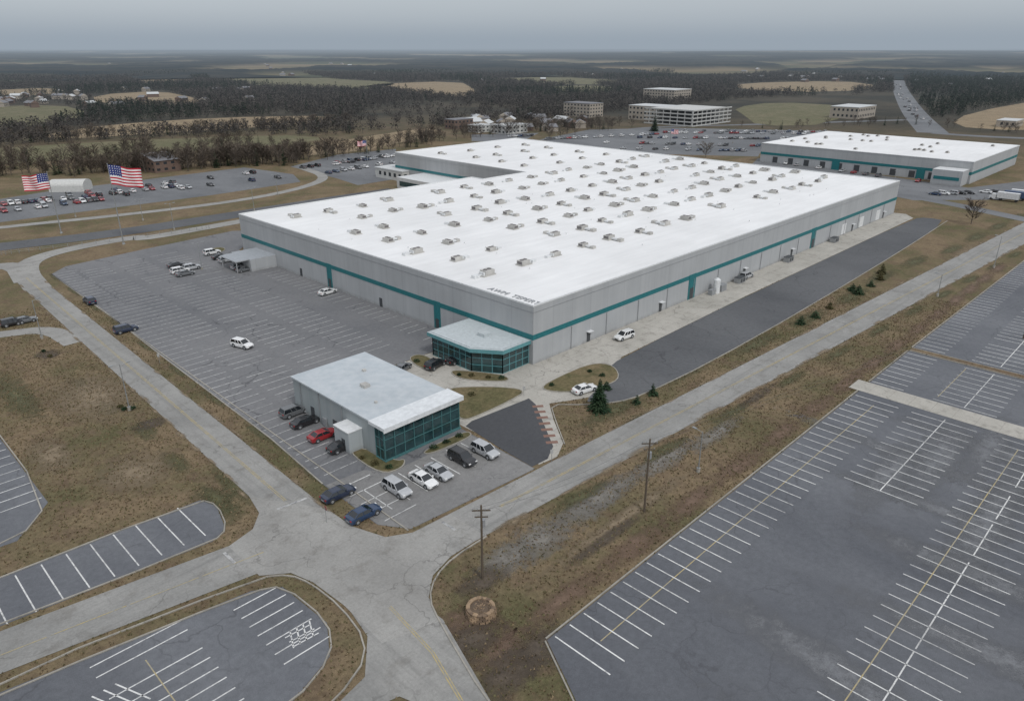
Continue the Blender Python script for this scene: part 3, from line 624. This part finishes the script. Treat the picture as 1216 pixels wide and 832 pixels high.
def flag(px,py,h,wd,dirn,tilt=0):
    x,y=G(px,py); e=empty('flag_pole',(x,y,0)); b=B(); b.tube((x,y,0),(x,y,h),.2,.09,10); b.tube((x,y,h),(x,y,h+.25),.16,.16,8); b.tube((x,y,0),(x,y,.5),.5,.4,12); b.ob('pole',[MPole],e)
    hh=wd*.56; NX,NZ=40,26; bb=B(); d=Vector((rx_,ry_,0))*dirn; nn=Vector((fx,fy,0))
    for i in range(NX+1):
        for j in range(NZ+1):
            u=i/NX; v=j/NZ; wv=math.sin(u*9+v*1.6)*.7*u**.6+math.sin(u*17-v*3)*.2*u
            p=Vector((x,y,h-.2-v*hh-u*.12*wd+math.sin(u*7+v)*.3*u))+d*(u*wd*.93+.12)+nn*wv; bb.v.append(tuple(p))
    for i in range(NX):
        for j in range(NZ):
            a=i*(NZ+1)+j; bb.f.append((a,a+NZ+1,a+NZ+2,a+1))
            s_=j//2; can=(i<NX*.4 and j<14)
            star=can and (i%3==1 and j%3==1)
            bb.m.append((1 if star else 2) if can else (0 if s_%2==0 else 1))
    bb.ob('flag_cloth',[MFr,MFw,MFb],e,smooth=True)
flag(73,277,21,9.5,-1); flag(147,290,26,11,1); flag(437,196,13.5,5.2,-1); flag(795,178,13,5,1)
# stone ring
x,y=G(571,728); b=B(); random.seed(3)
for ly in range(4):
    nst=17; R=1.6-ly*.05
    for k in range(nst):
        t=2*math.pi*(k+.5*(ly%2))/nst; T=Matrix.Translation((math.cos(t)*R,math.sin(t)*R,ly*.27))@Matrix.Rotation(t,4,'Z')
        s_=random.uniform(.85,1.1); b.box(-.22*s_,.22*s_,-.27,.27,0,.255*s_,random.choice((0,0,1)),T)
b.tube((0,0,.2),(0,0,.9),1.45,1.3,16,1); b.tube((0,0,.9),(0,0,1.05),1.3,.7,16,2)
for k in range(60): t=random.random()*6.28; r=random.random()*1.3; b.tube((r*math.cos(t),r*math.sin(t),.85),(r*math.cos(t)+random.uniform(-.5,.5),r*math.sin(t)+random.uniform(-.5,.5),1.15),.07,.05,5,random.choice((0,1)))
o=b.ob('stone_planter',[plain('stone_tan',(.27,.19,.12),.9,var=.35),plain('stone_brown',(.15,.105,.07),.9,var=.35),plain('soil_fill',(.11,.08,.055),.95)]); o.location=(x,y,0)
def sign(px,py,h,kind,rot):
    x,y=G(px,py); b=B(); b.tube((0,0,0),(0,0,h),.04,.04,6,0)
    if kind=='stop': b.tube((0,-.05,h-.1),(0,-.08,h-.1),.36,.36,8,1)
    else: b.box(-.25,.25,-.07,-.045,h-.7,h,2)
    o=b.ob('traffic_sign',[MPole,plain('sign_red',(.22,.03,.03)),plain('sign_face',(.35,.35,.34))]); o.location=(x,y,0); o.rotation_euler=(0,0,rot)
sign(388,620,2.4,'stop',1.4); sign(655,548,2.2,'x',-.7); sign(622,470,2,'x',-.6); sign(190,432,2.3,'x',-.8)
b=B(); b.tube((0,0,0),(0,0,3.6),.9,.9,14); b.tube((0,0,3.6),(0,0,4.1),.9,.3,14); b.box(1.4,4,-.8,.8,0,1.8,1); b.box(-3.2,-1.3,-.6,.6,0,1.4,1)
o=b.ob('outdoor_equipment',[MCap,MGr]); o.location=(69,-2.2,.03)
for X in (82,112,146): 
    b=B(); b.box(-1.6,1.6,-.9,.9,.05,1.5,0); b.box(-1.65,1.65,-.95,.95,1.5,1.58,1); b.box(-1.2,-.2,-.96,-.9,.3,1.3,1); b.box(.2,1.2,-.96,-.9,.3,1.3,1); o=b.ob('waste_container',[MGr,MDk]); o.location=(X,-2,.03)
b=B(); pts=chaikin([G(0,303),G(140,287),G(250,271)],3,False)
for i in range(len(pts)-1):
    a=Vector(pts[i]);c_=Vector(pts[i+1]); L_=(c_-a).length; k=max(1,int(L_/4))
    for j in range(k): p=a.lerp(c_,j/k); b.tube((p.x,p.y,0),(p.x,p.y,1.3),.07,.07,5)
    b.tube((a.x,a.y,1.1),(c_.x,c_.y,1.1),.04,.04,4); b.tube((a.x,a.y,.6),(c_.x,c_.y,.6),.04,.04,4)
b.ob('fence',[MPole])
# ---------------------------------------------------------------- distant buildings
MWin=NT('window_dark').fin((.03,.035,.04),.2); MBr=plain('brick_wall',(.14,.095,.075),.9); MTan=plain('tan_wall',(.34,.30,.25),.9); MWh=plain('white_wall',(.48,.48,.46),.8); MRd=plain('grey_roof',(.17,.17,.18),.8); MRp=plain('pale_far_roof',(.5,.51,.51),.7)
def bld(name,px,py,lx,ly,h,fl,wall,roof,rot=0,deck=False,gable=0):
    x,y=G(px,py); e=empty(name,(x,y,0)); T=Matrix.Translation((x,y,0))@Matrix.Rotation(rot,4,'Z'); b=B()
    if deck:
        for i in range(fl+1): z=h*i/fl; b.box(0,lx,0,ly,z,z+.35,0,T); b.box(-.15,lx+.15,-.15,0,z+.35,z+1.1,0,T); b.box(-.15,0,0,ly,z+.35,z+1.1,0,T)
        for i in range(int(lx/7)+1): b.box(i*7,i*7+.6,.05,.6,.35,h,0,T)
        for i in range(int(ly/7)+1): b.box(.05,.6,i*7+.7,i*7+1.3,.35,h,0,T)
        b.box(lx*.3,lx*.7,ly*.3,ly*.7,0.4,h-.1,1,T); b.ob('decks',[wall,MDk],e); return
    b.box(0,lx,0,ly,0,h,0,T,top=1)
    if gable:
        p=[(0,-.5,h),(lx,-.5,h),(lx,ly+.5,h),(0,ly+.5,h),(0,ly/2,h+gable),(lx,ly/2,h+gable)]; p=[T@Vector(q) for q in p]
        b.q([p[0],p[1],p[5],p[4]],1); b.q([p[3],p[4],p[5],p[2]],1); b.q([p[0],p[4],p[3]],0); b.q([p[1],p[2],p[5]],0)
    else: b.box(-.2,lx+.2,-.2,ly+.2,h+.003,h+.5,1,T)
    b.ob('walls_and_roof',[wall,roof],e); b=B(); fh=h/fl
    for f_ in range(fl):
        z=f_*fh+fh*.35
        for i in range(max(1,int(lx/4))): b.box(i*4+1,i*4+2.8,-.06,0,z,z+fh*.4,0,T)
        for i in range(max(1,int(ly/4))): b.box(-.06,0,i*4+1,i*4+2.8,z,z+fh*.4,0,T)
    b.ob('windows',[MWin],e)
bld('parking_garage',822,151,62,48,12,4,MWh,MRp,.0,True)
bld('office_block',790,145,26,40,12,3,MTan,MRp)
bld('office_block',700,140,20,32,12,4,MTan,MRd); bld('office_block',800,121,38,45,13,4,MTan,MRp)
bld('industrial_hall',1018,142,42,26,10,2,MTan,MRp); bld('brick_building',540,154,20,12,7,2,MBr,MRd); bld('brick_building',185,206,14,26,6,2,MBr,MRd,.1,gable=3)
bld('white_building',600,160,24,16,6,2,MWh,MRp,0); bld('white_building',568,158,14,12,5,2,MWh,MRp,0); bld('industrial_hall',1205,152,26,14,5,1,MTan,MRp,0)
bld('low_building',478,216,16,22,4.5,1,MWh,MRp,0)
x,y=G(85,226); e=empty('storage_hall',(x,y,0)); b=B(); T=Matrix.Translation((x,y,0))@Matrix.Rotation(HEAD-math.pi/2+.1,4,'Z'); pr=[]
for k in range(13): t=math.pi*k/12; pr.append((math.cos(t)*4.6,2.6+math.sin(t)*2.4))
pr=[(4.6,0)]+pr+[(-4.6,0)]
for i in range(len(pr)-1):
    b.q([T@Vector((-7.5,pr[i][0],pr[i][1])),T@Vector((7.5,pr[i][0],pr[i][1])),T@Vector((7.5,pr[i+1][0],pr[i+1][1])),T@Vector((-7.5,pr[i+1][0],pr[i+1][1]))])
b.q([T@Vector((-7.5,p[0],p[1])) for p in pr][::-1]); b.q([T@Vector((7.5,p[0],p[1])) for p in pr]); b.box(-7.56,-7.5,-1.6,1.6,0,3,1,T); b.ob('shell',[MWh,MGr],e)
b=B()
for _ in range(110):
    reg=random.choice(((0,60,114,130),(560,700,142,155),(900,1200,88,104),(560,1050,80,98),(20,500,76,92),(60,300,104,130)))
    x,y=G(random.uniform(reg[0],reg[1]),random.uniform(reg[2],reg[3])); T=Matrix.Translation((x,y,0))@Matrix.Rotation(random.random()*3,4,'Z'); lx=random.uniform(8,15); ly=random.uniform(7,9); h=random.uniform(3,5); mi=random.choice((1,1,1,2,2))
    b.box(0,lx,0,ly,0,h,mi,T); p=[T@Vector(q) for q in ((-.5,-.5,h),(lx+.5,-.5,h),(lx+.5,ly+.5,h),(-.5,ly+.5,h),(0,ly/2,h+2.5),(lx,ly/2,h+2.5))]; rm=random.choice((3,3,3,4))
    b.q([p[0],p[1],p[5],p[4]],rm); b.q([p[3],p[4],p[5],p[2]],rm); b.q([p[0],p[4],p[3]],mi); b.q([p[1],p[2],p[5]],mi)
    for i in range(int(lx/3)): b.box(i*3+.8,i*3+2,-.05,0,1,2.4,5,T)
b.ob('distant_houses',[MWh,MTan,MBr,MRd,MRp,MWin])
# ---------------------------------------------------------------- trees
def leafmat(name,a,b,rough=.9):
    n=NT(name); oi=n.noise(.35,2); c=n.mix(n.mr(oi,.35,.65),a,b); c=n.val(c,n.mr(n.noise(3,1),.3,.7,.7,1.3)); return n.fin(c,rough,spec=.1)
MBk=leafmat('bark',(.075,.064,.055),(.11,.096,.082)); MTw=leafmat('winter_twigs',(.085,.07,.058),(.125,.102,.082)); MPn=leafmat('pine_needles',(.016,.034,.018),(.04,.065,.033)); MSc=leafmat('dry_scrub',(.09,.075,.035),(.06,.062,.028))
def baretree(seed,h=12,depth=5,twigs=6,tw=.035):
    R=random.Random(seed); b=B()
    def rec(p,d,l,r,k):
        q=p+d*l; b.tube(p,q,r,r*.68,5 if k<2 else 3,0,False)
        if k>=depth:
            for _ in range(twigs):
                dd=(d+Vector((R.uniform(-1,1),R.uniform(-1,1),R.uniform(-.3,.9)))).normalized(); s_=dd.orthogonal().normalized()*tw
                o_=p.lerp(q,R.random()); tt=dd*R.uniform(.6,1.3)*l*1.3; b.q([o_-s_,o_+s_,o_+tt],1)
            return
        for _ in range(3 if k else 4):
            dd=(d*R.uniform(.9,1.3)+Vector((R.uniform(-1,1),R.uniform(-1,1),R.uniform(-.1,.7)))*.75).normalized()
            rec(p.lerp(q,R.uniform(.4,1)),dd,l*R.uniform(.66,.88),r*.6,k+1)
    rec(Vector((0,0,0)),Vector((0,0,1)),h*.2,h*.016,0)
    return b
def fantree(seed,h=10,w_=3.6,nbr=26,ntw=11):
    # leafless deciduous tree: limbs leave the trunk from low down and fan upward, each carrying fine twigs
    R=random.Random(seed); b=B(); lean=Vector((R.uniform(-.06,.06),R.uniform(-.06,.06),1)); b.tube((0,0,0),lean*h*.75,.17,.05,4,0,False)
    for i in range(nbr):
        t=.12+.6*(i/nbr); a=R.random()*6.283; p=lean*h*t; up=R.uniform(.5,1.1); reach=w_*R.uniform(.55,1.05)*math.sin(math.pi*min(1,(t+.18)))**.6
        q=p+Vector((math.cos(a)*reach,math.sin(a)*reach,reach*up)); q.z=min(q.z,h*R.uniform(.8,1.0)); b.tube(p,q,.06,.02,3,0,False)
        for k in range(ntw):
            o_=p.lerp(q,R.uniform(.25,1)); d=((q-p).normalized()+Vector((R.uniform(-1,1),R.uniform(-1,1),R.uniform(-.4,1)))*.9).normalized(); s_=d.orthogonal().normalized()*R.uniform(.05,.11)
            b.q([o_-s_,o_+s_,o_+d*R.uniform(.8,1.7)],1)
    return b
def conifer(seed,h,rad,dens=1.0):
    R=random.Random(seed); b=B(); b.tube((0,0,0),(0,0,h*.97),h*.022,.02,7,0)
    nl=int(h*4.2)
    for i in range(nl):
        t=(i+R.random()*.7)/nl; z=h*(.06+.93*t); rr=rad*(1-t)**.85*R.uniform(.75,1.12)+.08; nb=int((7+9*(1-t))*dens)
        for k in range(nb):
            a=R.random()*6.283; L_=rr*R.uniform(.7,1.1); dz=-.28*L_+R.uniform(-.1,.1); d=Vector((math.cos(a),math.sin(a),0)); s_=Vector((-d.y,d.x,0))
            for m in range(4):
                f0=.15+.22*m; c0=d*L_*f0+Vector((0,0,z+dz*f0)); w_=.30*L_*(1-.18*m)*R.uniform(.7,1.3)*.7+.06
                tip=c0+d*L_*.32+Vector((0,0,-.10*L_*R.random()))
                b.q([c0-s_*w_+Vector((0,0,R.uniform(-.1,.06))),tip,c0+s_*w_+Vector((0,0,R.uniform(-.1,.06)))],1)
    return b
def place(b,name,px,py,mats,rot=0): x,y=G(px,py); o=b.ob(name,mats); o.location=(x,y,0); o.rotation_euler=(0,0,rot); return o
place(conifer(1,6.4,2.1,1.6),'pine_tree',711,487,[MBk,MPn]); place(conifer(2,2.6,1.1),'pine_tree',775,469,[MBk,MPn]); place(conifer(7,1.9,1.0),'pine_tree',756,479,[MBk,MPn])
for i,(px,py) in enumerate(((1045,332),(1034,340),(1019,349),(985,366),(968,377),(951,385),(1047,325),(1012,345),(720,462))): place(conifer(20+i,random.uniform(1.8,3.2),random.uniform(1.3,2.0),1.3),'evergreen_shrub',px,py,[MBk,MPn if i%3 else MSc])
place(fantree(5,10.5,4.2,44,16),'bare_tree',1153,266,[MBk,MTw]); place(fantree(6,10,5,44,16),'bare_tree',838,187,[MBk,MTw])
place(conifer(31,13,4,1.3),'pine_tree',777,156,[MBk,MPn])
def shrub(px,py,r):
    x,y=G(px,py); R=random.Random(px); v=[];f=[]
    for k in range(170):
        d=Vector((R.gauss(0,1),R.gauss(0,1),abs(R.gauss(0,1)))).normalized()*r*R.uniform(.4,1); i=len(v); s_=.16
        for _ in range(3): v.append((d.x+R.uniform(-s_,s_),d.y+R.uniform(-s_,s_),d.z*.8+.1+R.uniform(-s_,s_)))
        f.append((i,i+1,i+2))
    o=mesh_np('shrub',v,f,[MPn if R.random()<.5 else MSc]); o.location=(x,y,.12)
for px,py in ((495,430),(508,434),(545,446),(560,447),(580,449),(596,450),(430,545),(445,552),(462,556),(515,533),(530,526),(545,519),(655,458),(700,442),(715,447),(560,470),(148,487),(143,484),(158,486),(52,418),(60,424)): shrub(px,py,random.uniform(.45,.9))
def replicate(name,protos,xf,mats):
    V=[];F=[];M_=[];off=0
    for (k,x,y,s_,r,zs) in xf:
        v,f,m=protos[k]; c,sn=math.cos(r),math.sin(r)
        w_=np.empty_like(v); w_[:,0]=(v[:,0]*c-v[:,1]*sn)*s_+x; w_[:,1]=(v[:,0]*sn+v[:,1]*c)*s_+y; w_[:,2]=v[:,2]*s_*zs
        V.append(w_); F.append(f+off); M_.append(m); off+=len(v)
    return mesh_np(name,np.vstack(V),np.vstack(F),mats,np.concatenate(M_))
def tri(b):
    F=[];M_=[]
    for f,m in zip(b.f,b.m):
        for i in range(1,len(f)-1): F.append((f[0],f[i],f[i+1])); M_.append(m)
    return np.array(b.v,dtype=np.float32),np.array(F,dtype=np.int32),np.array(M_,dtype=np.int32)
pr=[tri(fantree(40+i,10+i*.4,3.4+.3*(i%3))) for i in range(4)]+[(lambda t:(t[0],t[1],np.where(t[2]==1,2,0)))(tri(conifer(50+i,9,2.3,.35))) for i in range(2)]
xf=[]
def tline(pts,n,spread,conif=.15,smin=.7,smax=1.15):
    W=[Vector(G(*p)) for p in pts]
    for i in range(n):
        k=random.randrange(len(W)-1); p=W[k].lerp(W[k+1],random.random()); q=(random.randrange(4) if random.random()>conif else 4+random.randrange(2))
        xf.append((q,p.x+random.gauss(0,spread),p.y+random.gauss(0,spread),random.uniform(smin,smax),random.random()*6,1))
tline([(-80,212),(0,208),(120,204),(170,202)],120,6,.15); tline([(170,203),(270,196),(345,192)],150,7,.06,.8,1.3); tline([(265,197),(290,194)],6,4,.9,.9,1.1)
tline([(345,190),(440,180),(520,166)],90,6,.06); tline([(520,165),(640,155),(700,148)],90,10,.12,.7,1.1); tline([(650,165),(730,150)],22,8,.1)
tline([(-40,200),(150,186),(330,176)],110,12,.08); tline([(900,153),(1000,151),(1090,146)],24,8,.15,.5,.9); tline([(1110,150),(1216,158)],10,8,.2,.6,.9)
tline([(20,168),(150,162),(330,154),(400,148)],130,9,.08,.7,1.1)
replicate('distant_tree_line',pr,xf,[MBk,MTw,MPn])
def lump(seed,con):
    R=random.Random(seed); b=B(); b.tube((0,0,0),(0,0,4),.2,.1,3,0,False)
    for k in range(46):
        if con: t=R.random(); a=R.random()*6.28; r=(1-t)*2.6*R.uniform(.5,1); c=Vector((math.cos(a)*r,math.sin(a)*r,1+t*9)); s_=.9
        else:
            d=Vector((R.gauss(0,1),R.gauss(0,1),R.gauss(0,1))).normalized()*R.uniform(.35,1); c=Vector((d.x*4.3,d.y*4.3,4.3+d.z*4.2)); s_=1.0
        b.q([c+Vector((R.uniform(-s_,s_),R.uniform(-s_,s_),R.uniform(-s_,s_))) for _ in range(3)],2 if con else 1)
    return tri(b)
lp=[lump(i,False) for i in range(5)]+[lump(10+i,True) for i in range(3)]
NP=70000; ang=HEAD+rng.uniform(-.80,.80,NP); rad=np.sqrt(rng.uniform(330**2,2100**2,NP)); X=CAM[0]+rad*np.cos(ang); Y=CAM[1]+rad*np.sin(ang)
pxx,pyy=P(X,Y)
bnd=np.interp(pxx,[-700,0,340,500,640,760,900,1060,1100,1216,1700],[240,180,166,152,144,130,116,112,142,136,160])
keep=pyy<bnd; pts=np.stack([X,Y],1)
for fp in FIELDS+PAVED: 
    if len(fp)>2: keep&=~inside(pts,fp)
dens=np.array([noise.noise(Vector((x*.0035,y*.0035,3))) for x,y in pts]); keep&=((dens>-.28)|(rng.random(NP)<.15))
con=np.array([noise.noise(Vector((x*.004,y*.004,9))) for x,y in pts]); idx=np.where(keep)[0][:36000]
xf=[((int(rng.integers(5)) if not (con[i]>.25 and rng.random()<.7 or rng.random()<.06 or (pxx[i]>1080 and rng.random()<.8)) else 5+int(rng.integers(3))),X[i],Y[i],float(rng.uniform(.7,1.2)),float(rng.random()*6),1) for i in idx]
replicate('distant_forest',lp,xf,[MBk,leafmat('forest_brown',(.05,.046,.043),(.08,.071,.062)),leafmat('forest_green',(.018,.028,.021),(.035,.044,.03))])
# far terrain
na,nr=420,150; V=[];K=[]
for i in range(nr):
    r=1750*(42000/1750)**(i/(nr-1))
    for j in range(na):
        a=HEAD-1.0+2.0*j/(na-1); x=CAM[0]+r*math.cos(a); y=CAM[1]+r*math.sin(a); s_=1/(260+r*.06)
        q=noise.noise(Vector((x*s_,y*s_,1)))+.5*noise.noise(Vector((x*s_*2.3,y*s_*2.3,5))); k=min(1,max(0,(q+.24+min(.3,r/40000))*5))
        hill=max(0,noise.noise(Vector((x/5200,y/5200,2)))+.1)*min(1,(r-1750)/6000)*40
        V.append((x,y,.4+(k*(9+3*noise.noise(Vector((x*.05,y*.05,0)))))*min(1,(r-1700)/300)+hill)); K.append(k)
F=[(i*na+j,(i+1)*na+j,(i+1)*na+j+1,i*na+j+1) for i in range(nr-1) for j in range(na-1)]
n=NT('far_countryside'); at=n.n('ShaderNodeAttribute'); at.attribute_name='forest'
fo=n.mix(n.mr(n.noise(.004,5,.7),.4,.6),(.026,.034,.038),(.052,.053,.05)); fi=n.mix(n.mr(n.noise(.0012,4,.6),.44,.56),(.09,.095,.065),(.19,.155,.105))
mt=n.fin(n.mix(at.outputs['Fac'],fi,fo),1,spec=0)
o=mesh_np('distant_hills',V,F,[mt]); a=o.data.attributes.new('forest','FLOAT','POINT'); a.data.foreach_set('value',K)
# dry grass tufts
NP=90000; ang=HEAD+rng.uniform(-.75,.75,NP); rad=np.sqrt(rng.uniform(45**2,210**2,NP)); X=CAM[0]+rad*np.cos(ang); Y=CAM[1]+rad*np.sin(ang); pts=np.stack([X,Y],1)
keep=~((X>-1)&(Y>-.5)&(X<209)&(Y<125))
for fp in PAVED: keep&=~inside(pts,fp)
X=X[keep];Y=Y[keep];n_=len(X); V=np.zeros((n_,2,3,3),np.float32)
for k in range(2):
    a=rng.uniform(0,6.28,n_); w_=rng.uniform(.08,.18,n_); h=rng.uniform(.08,.3,n_)
    V[:,k,0]=np.stack([X-np.cos(a)*w_,Y-np.sin(a)*w_,np.zeros(n_)],1); V[:,k,1]=np.stack([X+np.cos(a)*w_,Y+np.sin(a)*w_,np.zeros(n_)],1); V[:,k,2]=np.stack([X+rng.uniform(-.15,.15,n_),Y+rng.uniform(-.15,.15,n_),h],1)
mi=np.repeat(rng.integers(0,3,n_),2)
mesh_np('dry_grass',V.reshape(-1,3),np.arange(n_*6).reshape(-1,3),[leafmat('grass_tan',(.22,.17,.105),(.175,.135,.08)),leafmat('grass_olive',(.115,.108,.056),(.145,.128,.068)),leafmat('grass_brown',(.14,.10,.066),(.18,.135,.085))],mi)
# ---------------------------------------------------------------- atmosphere: haze bank over the countryside beyond the site
hc=Vector((CAM[0],CAM[1],0)); T=Matrix.Translation(hc)@Matrix.Rotation(HEAD,4,'Z')
b=B(); b.box(440,44000,-40000,40000,-30,420,0,T); hz=bpy.data.materials.new('thin_haze'); hz.use_nodes=True; t=hz.node_tree; t.nodes.clear()
oo=t.nodes.new('ShaderNodeOutputMaterial'); ab=t.nodes.new('ShaderNodeVolumeAbsorption'); em=t.nodes.new('ShaderNodeEmission'); ad=t.nodes.new('ShaderNodeAddShader')
SG=1/8500; ab.inputs['Color'].default_value=(0,0,0,1); ab.inputs['Density'].default_value=SG; em.inputs[0].default_value=(.315,.37,.43,1); em.inputs[1].default_value=SG
t.links.new(ab.outputs[0],ad.inputs[0]); t.links.new(em.outputs[0],ad.inputs[1]); t.links.new(ad.outputs[0],oo.inputs['Volume'])
b.ob('sky_haze',[hz])
print('objects',len(bpy.data.objects))
